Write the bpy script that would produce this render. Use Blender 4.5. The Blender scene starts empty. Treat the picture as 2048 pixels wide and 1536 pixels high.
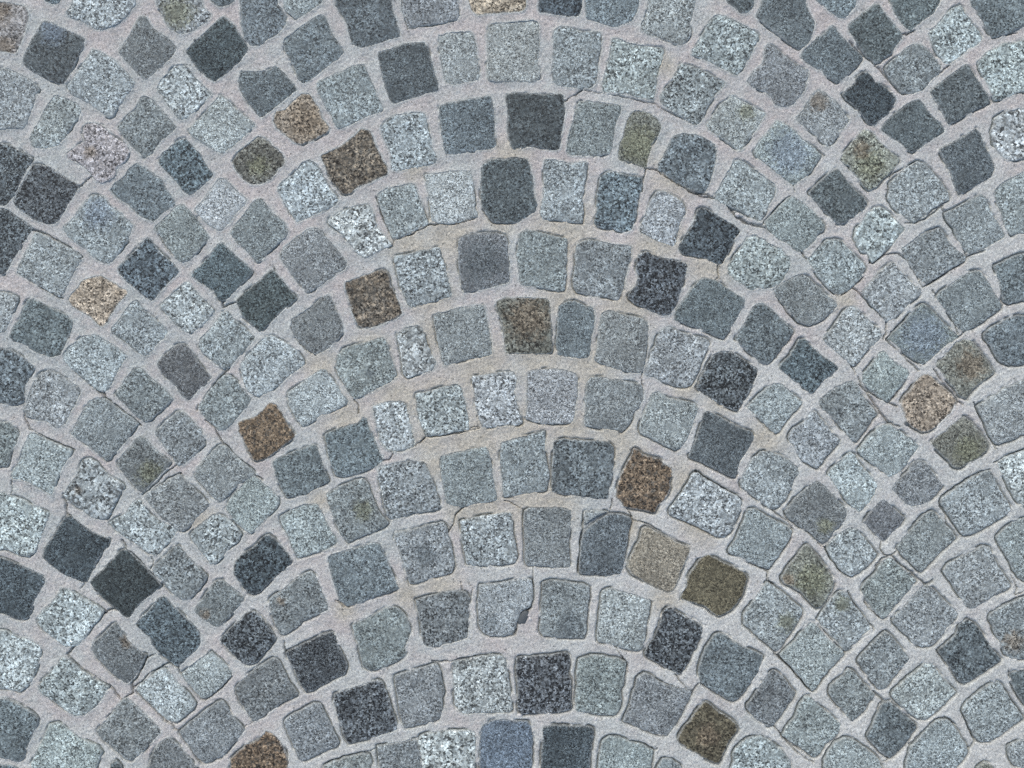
import bpy, math, random
import numpy as np
from mathutils import Vector

# ------------------------------------------------------------------ camera, sky, sun, exposure
S = 0.00085                        # metres per picture unit of the survey below (2048 x 1536 units)
scene = bpy.context.scene
cam_data = bpy.data.cameras.new("camera")
cam_data.lens = 35.0
cam_data.sensor_width = 36.0
cam_data.clip_start = 0.05
cam_data.clip_end = 200.0
cam = bpy.data.objects.new("camera", cam_data)
cam.location = (0.0, 0.0, 2048 * S * 35.0 / 36.0)
cam.rotation_euler = (0.0, 0.0, 0.0)             # straight down, top of the picture is +Y
scene.collection.objects.link(cam)
scene.camera = cam

SUN_ELEV, SUN_AZ = math.radians(50), math.radians(-25)     # azimuth from +Y towards +X
world = bpy.data.worlds.new("World")
scene.world = world
world.use_nodes = True
wn = world.node_tree
for n in list(wn.nodes):
    wn.nodes.remove(n)
sky = wn.nodes.new("ShaderNodeTexSky")
sky.sky_type = 'NISHITA'
sky.sun_disc = False
sky.sun_elevation = SUN_ELEV
sky.sun_rotation = SUN_AZ
sky.air_density = 1.0
sky.dust_density = 4.0
bg = wn.nodes.new("ShaderNodeBackground")
bg.inputs["Strength"].default_value = 0.15
wo = wn.nodes.new("ShaderNodeOutputWorld")
wn.links.new(sky.outputs[0], bg.inputs[0])
wn.links.new(bg.outputs[0], wo.inputs[0])

sun_data = bpy.data.lights.new("sun", 'SUN')
sun_data.energy = 0.6
sun_data.angle = math.radians(40)
sun_data.color = (1.0, 0.95, 0.88)
sun = bpy.data.objects.new("sun", sun_data)
sd = Vector((math.sin(SUN_AZ) * math.cos(SUN_ELEV), math.cos(SUN_AZ) * math.cos(SUN_ELEV), math.sin(SUN_ELEV)))
sun.rotation_euler = sd.to_track_quat('Z', 'Y').to_euler()
sun.location = sd * 5
scene.collection.objects.link(sun)

scene.view_settings.view_transform = 'Standard'
scene.view_settings.look = 'None'
scene.view_settings.exposure = 0.0
scene.view_settings.gamma = 1.0
scene.view_settings.use_curve_mapping = False
scene.render.engine = 'CYCLES'
scene.cycles.use_denoising = False

ILLUM = (0.895, 0.875, 0.96)          # daylight on a level surface, per channel, at exposure 0
SAND = [(900, 470, 80), (820, 490, 60), (1000, 445, 40), (1130, 460, 90), (1330, 480, 50), (860, 590, 60), (880, 670, 60), (740, 700, 50), (640, 730, 40), (960, 735, 90), (1080, 715, 70), (1180, 735, 70), (1130, 600, 60), (1250, 620, 70), (1300, 500, 50),
        (800, 800, 70), (880, 790, 60), (690, 840, 60), (950, 880, 90), (1050, 870, 80), (1140, 860, 60), (860, 880, 50), (870, 930, 40), (1230, 880, 70), (1270, 910, 40), (1370, 960, 50), (1440, 800, 40), (1530, 880, 50), (970, 1020, 70), (1060, 1005, 80), (1110, 1010, 60), (920, 1030, 40),
        (1260, 1055, 40), (880, 1170, 50), (815, 1190, 40), (640, 1000, 30), (1400, 1050, 50), (1330, 1200, 40), (1370, 780, 30), (1350, 350, 60), (1020, 310, 50), (1280, 300, 40), (1330, 130, 30), (690, 1220, 30), (830, 340, 30), (400, 1040, 40), (1690, 600, 30), (1420, 530, 60)]
LOOSE = [(1039, 1431, 7, 5, .3, 'pebble', 'p', 'white pebble above the slate blue cobblestone at the bottom'),
         (1191, 1438, 6, 5, .9, 'pebble', 'p', 'white pebble under the corner between two cobblestones, middle one of three in the bottom joint'),
         (1235, 1440, 6, 6, 0, 'pebble', 'p', 'white pebble, rightmost of three in the bottom joint'),
         (1060, 1238, 4, 5, .2, 'pebble', 'p', 'tiny white pebble beside the dark stone chip'),
         (1475, 429, 5, 5, 0, 'pebble', 'p', 'small pale pebble sunk in the wide dark crack at upper right'),
         (1047, 1236, 9, 17, -.5, 'stone_chip', 'd', 'dark grey stone chip filling the broken corner of a pale cobblestone'),
         (390, 81, 4, 4, 0, 'stone_chip', 'd', 'tiny black chip left of a black cobblestone near the top'),
         (1812, 848, 5, 8, .4, 'stone_chip', 'd', 'small black chip left of the round tan cobblestone')]

# survey of the setts: tile, colour class and grain, stains | outline points
SURVEY = """
A r5c n@0,-.5,.5 n@.3,.7,.4|0,1 8,2 18,5 21,10 20,17 16,30 11,40 7,38 -4,37 -4,1
A k4m|28,-6 45,-6 44,1 40,3 33,1
A g2m b@0,-.7,.5|32,15 45,20 62,28 61,35 50,57 45,62 33,58 20,50 17,45 18,40 24,28
A g7c|55,-8 100,-8 99,3 93,12 85,18 75,22 70,21 60,16 50,12 48,9 53,4
A w4f|102,12 107,13 113,22 123,28 129,35 127,41 108,58 104,58 97,50 87,38 88,34 94,28 96,24
A w5c o@-.2,.3,.7|116,-8 146,-6 148,5 155,11 152,15 140,24 128,25 124,21 119,11 114,2
A g3m|150,-5 172,-6 172,2 161,5 154,1
A k2f|163,12 170,17 182,35 175,47 168,52 157,60 153,58 145,51 138,41 136,38 142,31
A g6m|-6,48 4,50 12,53 24,60 29,65 27,72 24,78 21,88 17,94 8,94 -6,96
A g6m|68,36 75,39 85,45 95,56 99,60 96,66 87,78 82,86 79,86 70,79 62,74 52,69 49,63 53,58 60,48
A g6m|40,70 46,71 56,76 60,80 58,86 52,93 48,100 43,107 33,109 24,107 22,100 25,94 30,86 35,77
A g5m|104,70 110,72 118,80 129,93 125,98 118,103 112,111 106,116 102,112 97,107 90,100 86,93 92,85 99,79
A w7c|128,48 135,47 140,53 146,60 155,69 150,74 143,81 136,87 131,87 125,80 118,70 115,65 117,60
A r6c n@-.3,0,.25|62,90 74,91 82,99 92,105 95,111 92,119 86,122 84,130 75,134 70,132 62,122 50,117 49,112 56,107 62,103 60,97
A k3c|131,102 135,101 141,107 147,113 150,120 156,127 155,130 148,136 143,141 139,143 135,140 128,132 119,123 116,117 118,113 125,107
A W8f|161,70 164,71 170,77 178,84 187,92 182,97 172,106 165,112 160,112 152,107 142,101 138,96 142,91 149,83
A o3c o@0,.2,.5|189,100 195,102 200,107 207,113 208,119 205,124 198,131 190,135 184,135 178,131 172,124 171,118 174,111 182,105
A K2m|-4,103 5,105 15,110 24,116 20,124 13,138 6,149 3,151 -4,148
B g4m|-8,-6 20,-6 22,5 26,12 27,17 22,24 12,30 7,34 0,33 -4,28 -7,18 -6,8
B g5m|24,-6 60,-6 52,3 44,8 36,13 33,14 29,10 25,6
B g3m|64,-6 102,-6 104,3 105,10 108,18 109,27 102,29 90,33 82,35 75,33 73,26 71,17 66,9 62,4
B w5m|110,-6 150,-6 152,4 153,11 151,14 140,17 126,19 116,20 114,15 111,8
B t6c|159,-6 203,-6 202,5 199,8 188,9 175,10 166,11 163,8 160,2
B g4m|46,14 52,11 55,12 57,17 61,27 65,32 69,38 65,43 55,50 47,57 39,61 35,58 32,49 28,41 25,36 25,29 34,22
B g3f|93,39 105,35 112,32 127,31 130,36 133,45 135,54 138,62 137,66 125,70 112,74 104,76 101,70 97,58 95,48
B W7f|138,26 145,24 162,23 164,28 166,38 167,48 168,57 162,60 150,62 143,61 142,55 139,42
B W6f|174,18 185,17 199,16 207,15 211,17 211,20 212,35 211,45 212,57 208,60 195,60 180,60 174,58 173,48 174,38 173,30
B b4f|-7,52 0,52 12,52 19,48 22,50 28,57 35,66 30,69 22,76 12,84 8,86 4,82 -2,75 -7,67 -8,60
B g6m|50,60 58,56 68,52 76,48 83,47 86,53 89,60 93,70 97,79 95,82 84,86 74,91 65,94 61,89 55,78 51,70 49,65
B t5c n@.2,0,.8|35,71 38,69 43,69 47,74 51,80 53,87 58,93 57,97 47,102 38,106 33,104 26,99 20,94 17,89 19,82 26,79
B n3c|52,114 60,110 67,107 76,100 81,95 86,95 89,98 92,106 96,115 100,122 101,127 95,130 85,135 77,138 74,142 68,142 64,137 58,131 55,122
B g6c|100,88 104,85 115,83 127,82 129,87 130,94 133,102 133,108 137,115 137,118 130,122 120,123 110,125 104,124 103,115 101,107 97,100 96,93
B b4f|138,78 150,74 165,72 176,70 178,78 179,90 179,100 180,107 176,109 162,111 150,113 144,113 142,110 140,98 139,88
B g7c|38,119 43,117 48,120 52,125 56,132 61,140 65,146 62,151 52,155 40,160 35,163 31,158 26,150 22,144 20,138 24,132 32,127
C g2m|4,69 10,68 20,68 32,69 46,69 47,75 48,83 46,92 44,103 43,110 32,109 22,107 16,107 15,110 11,110 8,107 6,98 5,90 6,83 5,78
C k2m|29,-6 61,-6 60,5 58,12 50,12 40,11 35,9 31,10 28,8
C b5f|61,-6 103,-6 102,2 100,9 96,15 90,18 85,20 79,19 70,16 63,13 62,6
C W6m|108,-6 142,-6 143,4 141,11 139,18 140,25 137,29 133,33 129,33 123,30 115,27 107,25 103,22 103,18 107,11 108,4
C g3m|164,-6 187,-6 186,2 182,9 177,10 172,6 166,2
C g6m|39,23 45,19 52,20 60,23 70,23 74,25 74,32 72,42 72,53 70,60 68,64 60,65 50,64 42,63 39,59 38,50 39,38
C w6c|82,28 88,29 96,32 108,34 118,35 120,37 119,45 117,50 115,58 114,66 112,73 105,72 95,70 82,68 75,67 75,62 77,53 79,45 81,36
C g5c|132,47 140,48 148,51 157,56 164,60 163,64 158,69 153,77 150,83 147,89 144,91 139,90 133,86 126,82 118,76 117,71 119,67 122,63 126,59 128,54
C g7c|158,11 165,12 171,15 180,19 189,25 189,29 186,35 183,42 178,49 173,55 169,54 160,49 150,44 141,40 141,37 144,32 149,23 152,17
C W6f o@.4,-.4,.4|170,70 176,73 184,77 194,83 190,91 186,97 182,103 176,111 170,107 161,101 153,95 151,91 156,84 161,76
C g5f|57,74 65,74 78,76 89,77 88,83 85,91 83,100 82,108 80,113 72,114 62,114 55,114 50,113 49,110 50,101 52,93 55,83
C o4f o@0,.2,.9|97,82 105,81 112,84 117,89 118,94 115,100 111,106 110,112 108,119 107,123 103,122 95,119 87,117 86,112 88,105 91,95 93,88
C g4c|126,100 133,98 141,98 149,101 156,105 158,112 158,119 156,126 154,133 151,139 147,141 140,139 130,134 120,127 115,124 116,120 120,113 123,107
C g6m|171,118 176,117 182,121 190,127 198,133 202,138 201,143 197,150 194,157 190,162 182,158 170,152 159,147 157,143 162,134 167,125
D g4f|16,-8 44,-8 45,3 48,10 52,16 51,22 48,29 44,35 40,36 33,32 24,25 14,17 8,12 11,7
D b5f|48,-6 86,-6 82,3 77,10 73,14 69,13 62,8 58,4 53,0
D g3m|96,3 99,4 102,9 108,16 115,24 116,27 113,32 109,36 108,40 103,42 99,46 95,46 90,42 86,37 81,29 77,23 76,19 84,12 90,7
D g4m|103,-6 147,-6 143,3 138,10 130,16 123,22 120,22 115,16 109,8
D g8c|152,6 159,4 162,10 167,16 172,23 174,28 171,33 163,38 156,43 150,47 146,46 143,41 139,35 136,29 135,25 141,18 147,11
D g4m|165,-6 212,-6 212,15 203,20 192,25 182,28 180,26 175,17 170,9 166,5
D w5f|15,36 18,32 23,35 30,41 38,47 47,52 46,59 44,66 40,72 35,77 28,78 23,77 20,71 15,67 8,65 3,61 3,58 9,51 14,47
D g4f|53,28 60,23 64,19 67,21 72,27 77,32 82,37 87,42 84,47 78,53 72,58 68,61 64,58 57,53 48,48 42,43 42,39
D g5m|119,35 125,32 131,33 136,38 141,44 144,49 142,54 137,59 133,64 129,67 120,68 115,68 111,63 106,57 103,50 105,47 112,41
D g7c|171,45 178,38 190,32 205,30 212,29 212,68 203,67 195,70 188,73 183,73 180,67 176,58 172,51
D k1f|81,57 86,53 90,53 94,57 101,62 108,68 111,73 109,78 105,84 99,88 95,92 91,90 86,84 81,78 75,73 72,69 76,65 81,61
D W6f n@-.2,-.7,.45|50,70 55,66 60,69 67,74 71,79 75,84 77,89 74,93 69,99 64,106 62,108 58,105 51,98 45,94 39,89 38,86 44,80 47,74
D g3f|121,75 128,73 131,75 134,81 139,86 145,92 147,96 143,99 137,103 130,108 123,111 119,109 113,104 105,99 100,95 103,90 110,83
D g3m|155,52 162,47 165,49 169,56 173,62 178,69 180,75 176,77 167,82 158,87 150,91 147,87 143,79 138,72 136,67 144,60
D W8C|183,87 190,82 200,80 212,79 212,117 204,116 197,118 191,116 186,112 182,105 181,96
D g6f b@.1,0,.9|24,88 28,90 36,95 43,102 51,108 57,114 53,119 50,125 43,131 37,135 34,135 30,131 22,125 15,119 9,115 7,111 11,103 17,97
D o5c o@0,.2,.7 n@-.3,-.4,.4|86,96 89,95 95,98 99,104 106,110 113,116 112,121 107,127 102,131 97,137 91,139 87,136 83,130 76,122 70,117 74,110 80,103
D g3f|143,109 155,103 165,97 170,94 173,99 177,109 181,116 183,123 182,128 174,133 166,138 160,142 157,142 153,134 150,125 146,116
D g6m|118,123 127,118 133,120 138,126 144,133 149,141 150,146 146,148 138,153 131,159 124,163 119,160 113,156 107,150 105,145 107,138 106,134
D g3m|65,124 69,124 73,130 80,137 86,143 90,148 88,153 80,159 73,164 68,163 62,158 54,150 47,141 54,134
E g4m|100,2 106,6 114,11 119,14 122,22 127,29 128,33 122,37 118,41 113,45 107,43 100,39 93,32 87,29 81,22 84,17 91,12 95,6
E K2m|24,3 32,4 38,6 46,12 52,15 58,19 55,25 49,33 47,39 42,45 38,47 32,46 24,43 14,36 10,31 12,25 17,16
E K2m|-4,33 5,36 12,41 23,49 23,53 18,60 12,69 7,78 3,84 -4,84
E g6m b@0,-.5,.6|67,26 72,25 77,28 80,33 86,37 92,43 97,47 96,52 93,60 88,66 84,72 80,76 76,75 70,72 66,70 63,65 57,62 50,56 46,50 47,48 53,44 57,37 62,31
E W8f|160,14 165,14 170,20 176,25 181,29 178,34 173,39 169,45 164,50 160,52 155,49 150,46 146,41 142,37 147,31 154,22
E g6m|26,53 30,54 36,57 44,61 50,64 58,69 60,73 57,78 53,85 50,91 47,98 43,100 36,96 28,92 20,87 13,83 14,77 18,69 23,60
E g5f|129,34 134,33 140,38 145,45 150,52 153,57 149,62 144,68 139,73 134,75 129,72 125,67 120,60 117,55 113,50 118,45
E k3c|107,57 110,58 114,63 120,70 126,75 131,81 129,85 124,89 119,95 114,101 111,103 106,100 100,95 93,89 87,82 87,78 92,73 99,66
E k3f|159,62 163,60 167,65 174,71 181,77 185,82 182,86 177,91 171,97 166,102 161,103 157,99 152,93 145,89 140,84 142,81 147,77 153,70
F g5f|5,29 8,28 12,33 18,40 25,45 28,52 26,57 20,62 14,67 8,74 5,75 2,71 -3,66 -10,60 -14,54 -12,49 -6,42 0,33
E t6c|60,88 68,86 74,85 80,88 85,91 93,95 93,98 89,102 86,106 82,112 79,118 75,122 72,121 70,118 65,114 58,110 53,107 50,102 53,97 57,94
E w7c|135,90 138,89 142,94 146,99 151,104 156,110 154,115 149,120 143,125 138,127 133,124 127,118 121,112 117,107 121,102 128,96
E g4m|20,102 27,103 33,106 40,109 48,113 53,118 53,123 50,130 47,137 44,143 36,144 30,142 25,140 18,135 10,132 7,129 10,122 15,113
E g6m|96,104 101,103 105,109 111,114 117,119 124,126 119,131 114,136 110,142 105,143 99,140 94,135 88,131 82,127 82,123 87,117 91,111
E w6m|-4,95 5,97 13,100 13,104 10,111 7,119 3,126 -4,129
F T2m|-10,103 -4,97 2,92 10,86 16,80 19,82 24,88 29,95 35,101 30,105 24,110 16,118 10,124 7,126 3,122 -3,117 -7,112
E g6m|163,111 167,111 171,116 177,121 183,126 187,130 184,134 179,140 173,146 168,152 164,154 160,151 155,147 149,142 145,136 147,131 152,125 158,118
F W9s|58,43 65,38 75,34 86,32 89,36 91,43 93,49 97,54 102,60 104,62 100,64 94,67 88,70 84,72 79,69 74,62 70,57 66,53 61,50 57,46
F g6m|93,25 100,21 108,19 117,17 121,19 123,26 126,33 128,40 131,46 125,50 117,54 106,58 104,57 101,50 98,42 95,33
F W7f|128,11 140,9 155,8 161,9 163,15 164,24 165,33 166,41 163,42 155,45 147,47 138,46 133,45 132,38 131,28 129,19
G g3m|-13,4 -7,0 0,-1 10,-2 20,0 22,6 24,14 25,25 27,32 26,37 22,40 18,43 13,46 3,46 -4,46 -8,42 -13,35 -14,28 -14,16
F w5f|42,51 46,50 52,52 58,59 64,66 69,73 71,78 67,82 60,86 53,91 45,96 42,97 38,92 33,87 28,80 24,75 22,70 24,65 32,58
F n3c|69,90 75,88 82,85 90,82 98,80 101,83 104,91 107,99 110,107 111,112 107,116 99,119 92,122 84,123 79,121 75,112 72,103 71,97
F g6c|105,70 115,69 124,66 132,64 138,64 140,70 142,76 144,83 146,91 148,100 140,102 130,105 121,107 117,108 114,102 110,94 108,84 106,77
F w4f d@0,0,.85|153,57 160,54 170,53 180,53 187,56 189,62 189,71 190,80 190,88 184,91 174,94 163,96 157,97 155,92 153,82 152,70
F w4f|30,117 38,112 46,106 52,101 58,99 60,103 62,109 66,115 68,121 68,127 65,131 58,137 53,141 48,142 41,138 36,133 32,128 29,122
F W5f|134,113 143,111 152,108 162,107 171,106 173,113 174,120 176,129 177,138 177,142 170,144 158,146 149,149 142,151 140,145 138,136 136,126
G g6m|32,0 40,0 50,3 58,2 64,1 63,8 62,17 60,28 61,38 60,46 52,46 40,44 32,44 29,40 30,34 32,26 32,12
G k4c|74,11 80,8 92,11 104,13 104,20 101,29 100,38 98,46 96,52 90,53 80,51 71,49 69,45 71,36 71,24
G w6m|115,23 120,23 128,27 134,32 135,38 133,44 130,52 129,60 127,63 118,61 108,56 102,53 104,46 107,38 110,29
G k2c|144,37 148,35 154,37 159,41 166,45 173,49 176,53 172,57 169,64 166,70 162,77 157,76 150,72 142,70 134,69 130,65 134,57 139,50 143,43
G g5m|14,54 20,51 30,53 42,56 49,58 49,66 49,76 48,86 47,95 42,96 30,94 18,92 15,90 14,80 12,70 13,62
G w5m|56,62 65,58 75,60 86,62 96,63 96,70 94,78 92,87 90,95 86,103 80,101 65,99 54,96 53,88 55,80 55,70
G K2c|103,68 108,67 113,70 122,72 131,74 137,76 136,82 134,90 132,97 128,106 124,113 119,114 110,110 100,106 94,101 94,98 97,94 100,91 101,86 99,80 100,73
G g4f|146,88 150,86 158,88 166,94 173,98 179,102 178,107 174,114 170,121 166,127 163,131 156,128 147,124 138,121 128,117 127,113 131,107 136,100 141,93
G g6c|180,57 186,56 193,58 198,62 205,64 208,68 212,72 213,78 209,84 206,90 200,93 194,94 189,93 184,96 179,92 172,88 167,84 167,78 171,70 176,64
G o3c n@.1,-.2,.8|-2,103 5,101 18,101 32,101 36,103 37,112 38,123 38,133 38,141 32,142 20,142 8,142 4,141 3,132 2,122 -1,113 -3,108
G g4f|43,107 48,104 55,103 62,106 68,108 69,114 69,120 67,130 66,140 65,145 58,145 48,144 42,143 41,133 42,122 42,114
G W5f|74,113 80,110 92,113 104,116 108,119 108,128 107,137 106,147 104,155 98,156 85,153 74,149 69,146 71,136 72,125
H g4m|8,106 14,105 20,109 26,115 32,121 36,125 33,131 28,137 23,144 17,149 12,148 6,143 -1,137 -6,131 -4,126 0,120 4,112
H g6f|33,27 37,28 44,32 50,37 55,42 59,48 58,52 54,54 52,59 47,64 41,67 37,66 32,61 26,59 20,54 16,49 15,45 22,38 28,32
H g6m|60,59 65,58 71,59 76,64 82,70 87,75 89,80 87,85 81,91 77,95 70,99 66,97 60,92 53,83 48,76 46,73 50,69 54,64
H g7C|90,39 96,35 101,35 106,38 110,43 114,47 118,50 114,55 110,60 105,66 99,71 94,75 91,70 86,67 82,62 80,57 82,50
H w5m|129,55 137,51 143,50 147,54 150,60 156,66 162,71 161,74 154,78 146,83 139,87 133,91 130,89 126,84 121,76 117,70 115,65 120,62
H g6f|147,39 157,34 165,29 174,25 177,29 180,36 184,43 188,50 191,56 186,59 178,64 170,67 164,69 160,64 156,57 153,50 148,44
H g6m|184,21 192,15 205,9 212,8 212,53 203,54 195,55 191,49 188,40 185,32 183,27
H w6m|99,82 106,76 109,75 113,80 119,86 125,92 130,95 127,100 121,105 116,110 110,116 104,118 100,113 94,107 89,101 87,97 92,90
H w5f|37,85 43,83 48,87 54,92 60,98 67,104 68,107 63,112 57,117 52,121 46,121 40,118 35,113 30,107 24,100 22,95 27,90
H g4m|182,77 190,74 200,69 212,66 212,102 203,103 194,105 190,103 188,97 186,89 184,82
H g5f|143,97 150,92 158,86 165,82 172,81 177,86 180,92 184,99 188,105 188,108 182,113 174,119 166,124 160,126 156,122 152,115 146,108 141,101
H W7m|73,110 78,107 82,108 88,114 94,120 99,124 101,129 96,134 90,140 84,147 80,151 75,147 68,141 61,135 57,131 63,124 68,117
H g5f b@0,0,1.0|126,108 131,105 136,108 141,114 147,120 153,126 157,129 152,133 146,137 140,143 134,148 130,149 124,146 117,141 110,134 105,131 110,125 117,118
H g4m|175,127 182,122 190,117 200,113 206,115 212,118 212,146 202,150 194,150 188,148 184,143 180,136 176,131
I g7m|60,12 70,11 78,15 86,20 93,27 89,33 85,39 82,46 78,52 73,52 66,47 60,42 53,36 47,30 46,25 50,20 55,17
I w3f|130,18 134,18 140,22 145,30 150,37 155,42 151,47 146,50 142,55 138,59 133,55 127,47 120,40 115,33 119,27 125,21
I b4c|-4,20 6,21 14,25 21,31 26,35 22,41 19,48 18,56 16,61 8,62 -4,59
I W6m|28,40 36,37 43,39 50,44 56,48 60,52 57,58 53,65 50,71 48,76 42,79 35,76 27,73 20,71 18,66 20,58 23,50
I g5m|98,35 104,36 110,42 117,47 122,52 127,58 123,62 117,67 111,73 106,75 101,71 96,66 90,60 84,54 89,47 94,40
I g5m|163,41 168,40 173,44 177,49 180,53 184,58 181,63 176,69 171,75 165,80 160,81 156,77 151,73 147,68 145,64 149,58 154,50
J N3m|-8,75 -2,72 5,70 10,65 14,61 19,62 23,67 27,75 31,80 33,84 29,89 22,94 16,99 10,102 3,103 0,98 -4,90 -8,82
I g5f|65,59 71,57 78,58 86,64 93,69 101,76 97,82 92,89 87,95 82,101 79,103 73,99 66,93 58,88 52,83 56,75 60,67
I w5m|129,67 133,67 138,71 143,75 147,80 149,87 150,91 146,95 140,101 134,106 130,106 125,99 120,92 115,85 114,81 120,75
I g5m|-4,71 6,75 12,80 15,84 12,91 8,99 5,107 -4,108
I g6m|22,83 28,84 36,88 45,92 53,95 52,99 47,106 43,114 40,122 38,128 33,126 25,121 17,117 9,116 8,112 13,105 16,96
I w4f o@.3,.4,.6|99,87 104,85 108,88 113,94 119,99 125,104 121,109 116,115 110,121 105,126 101,125 98,121 93,115 88,109 86,104 91,97
I w5f|160,91 165,92 171,98 178,104 184,109 188,113 182,116 175,120 168,127 161,133 157,131 152,125 146,119 142,113 144,108 150,102
I w6C n@-.6,0,.2|60,103 66,101 72,105 77,111 83,116 89,119 91,123 87,129 83,136 79,145 74,146 66,144 58,138 50,132 46,128 50,122 56,114
I w5m|125,116 131,113 136,117 142,123 148,129 153,135 149,140 143,146 138,152 134,155 128,152 120,146 113,139 107,130 108,126 116,121
I g6f|181,116 186,114 191,118 198,124 204,130 204,134 200,140 194,146 188,152 184,156 178,153 172,148 168,142 165,137 168,131 174,124
J g7m|-7,33 -2,26 4,19 10,13 16,11 23,15 30,19 36,23 39,29 39,34 34,37 28,42 22,47 15,52 6,56 0,54 -4,48 -6,40
J g6m d@.1,.2,.2|63,28 68,21 76,18 86,16 98,13 101,18 103,27 105,34 107,40 107,43 100,47 92,51 84,55 77,58 73,54 69,47 65,41 63,35
J W7C|107,10 113,6 122,4 126,6 128,12 130,18 133,25 136,32 134,36 127,39 120,41 115,42 112,39 111,31 110,22
J g7f|28,53 35,48 42,43 52,36 56,37 60,43 65,50 70,57 72,60 68,63 60,67 52,71 44,76 39,78 35,74 31,68 28,61
J w7c|90,63 100,60 110,59 114,61 115,68 117,75 119,83 121,90 119,93 112,95 104,96 98,93 95,86 93,77 91,69
J g7c|121,54 130,52 140,49 152,47 155,51 157,58 158,65 160,73 160,80 152,82 140,84 129,85 127,81 124,74 122,66
J W7c|162,41 172,40 182,38 193,38 195,43 195,50 194,57 196,62 198,69 199,75 195,77 182,78 170,79 168,73 165,64 164,53
J g4m|55,84 62,80 72,77 80,75 82,71 85,72 87,79 90,84 93,92 97,101 96,104 88,109 78,113 70,114 63,114 60,108 57,99 56,91
J g4m|17,103 25,99 35,95 47,91 50,95 52,102 55,110 58,117 55,120 47,124 41,128 33,129 27,130 24,125 20,117 18,110
J w5m o@.3,0,.4|56,127 65,122 74,118 82,116 86,119 88,126 91,133 94,140 98,145 101,148 97,152 88,156 78,160 72,163 67,158 63,150 60,142 57,134
J g6c|94,108 105,105 118,103 127,104 130,108 133,115 136,125 139,133 139,138 132,140 122,141 112,144 104,146 100,143 98,135 96,125 94,117
J g5f|139,100 150,97 162,94 173,93 175,99 177,107 178,116 180,127 181,132 175,133 162,135 155,137 150,136 144,134 142,126 140,116 139,108
K g5m|1,90 5,88 15,86 25,83 33,81 33,88 33,97 34,104 36,112 35,120 34,125 27,126 18,127 10,129 3,129 2,122 1,113 0,104
K W6m|119,6 124,5 132,9 142,11 152,14 153,18 150,25 147,33 144,40 140,47 136,49 129,49 121,46 112,42 106,41 106,36 109,28 112,18 116,10
K W6f|20,38 30,36 45,36 55,39 57,45 57,53 56,62 55,70 53,75 45,76 32,76 24,74 19,72 20,62 20,50
K w5f|66,42 75,42 88,44 98,46 103,48 105,53 105,58 102,63 98,67 97,73 92,79 89,82 80,80 70,79 62,77 61,72 63,66 62,58 63,47
K K2c|155,26 163,23 169,23 175,27 182,31 188,36 188,40 185,47 181,55 176,62 173,66 166,64 158,60 150,55 144,50 144,47 148,39 152,32
K W6f|111,53 116,53 124,57 134,59 142,61 145,65 143,71 140,79 137,87 132,93 128,95 120,92 111,87 103,83 102,79 104,71 108,62
K g3f|149,68 153,67 160,70 168,75 176,79 184,82 186,86 183,92 179,98 175,105 172,115 166,113 157,109 147,104 138,100 140,94 144,84 147,76
K g4c|39,89 45,87 58,88 70,88 79,89 83,93 83,103 82,113 80,122 79,130 71,131 58,129 45,127 38,126 38,115 38,105 39,97
K N3c|97,98 98,94 101,95 104,98 110,100 116,101 120,105 125,108 126,113 124,118 125,123 123,128 119,133 115,136 113,141 107,140 98,138 91,137 88,132 85,129 86,120 89,112 93,104
O w7c|141,6 145,6 150,10 157,14 166,19 174,23 177,27 176,33 173,40 169,48 164,53 158,52 150,48 140,43 130,39 124,36 124,32 129,25 135,17
L k3m|40,14 44,14 50,20 57,26 64,31 69,35 65,39 59,44 54,50 49,54 45,51 38,46 31,40 26,35 28,31 34,25 37,20
L g6f|99,24 103,23 108,29 114,33 119,36 121,40 118,45 113,51 108,56 105,60 101,58 96,54 90,49 86,45 87,39 92,34
L o4m n@.2,-.1,.7|155,16 161,14 167,16 172,22 177,28 181,34 183,39 178,43 171,48 166,53 163,57 158,56 154,50 148,44 144,37 140,32 146,27
L t5c|127,43 132,40 137,41 142,46 147,50 152,54 155,59 153,64 150,69 145,73 141,78 136,81 130,82 124,79 119,74 117,68 115,62 116,57 120,52 124,47
L g6f|16,50 22,46 28,47 33,52 38,56 43,60 40,64 35,69 31,74 27,80 23,83 19,80 13,74 7,68 2,64 7,58
L g5m|66,50 73,46 80,45 84,49 87,55 91,61 95,66 97,69 93,73 90,79 86,84 82,89 77,87 74,82 69,76 63,70 57,65 54,59 59,55
L w6m|43,75 48,68 52,67 57,73 62,79 67,84 71,88 66,93 61,99 57,105 53,108 47,105 41,102 38,97 36,92 33,88 33,83 36,79
L g7f|92,84 99,78 106,76 112,80 119,85 125,89 128,93 124,98 120,104 115,110 110,114 105,114 99,109 92,104 86,99 83,95 88,89
L o4f o@.3,.3,.7|151,77 158,72 162,71 167,75 172,81 176,86 179,91 177,96 172,101 165,104 159,108 154,108 150,104 145,99 140,94 137,90 143,84
L W6f|170,63 180,57 190,50 200,45 212,42 212,82 203,84 195,88 186,91 182,88 179,82 176,75 173,69
L g6m|6,101 12,97 19,96 26,99 33,103 39,108 40,113 37,119 33,126 29,133 24,137 19,138 13,134 6,128 -1,123 -3,119 0,112 3,106
L g7m|64,108 71,102 78,97 81,99 84,105 90,111 95,117 98,121 96,127 92,133 88,137 84,140 79,138 75,132 70,125 65,118 61,113
L g5f|117,112 124,104 129,102 134,106 139,112 143,118 145,122 141,127 136,132 128,135 122,136 118,134 113,129 108,124 112,118
L W8c|185,104 195,99 205,95 212,93 212,135 206,137 200,133 195,125 192,118 188,112
M g8c|-4,21 4,20 9,22 18,26 27,31 36,35 35,40 32,48 29,56 26,63 21,67 14,66 6,62 -4,62
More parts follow.
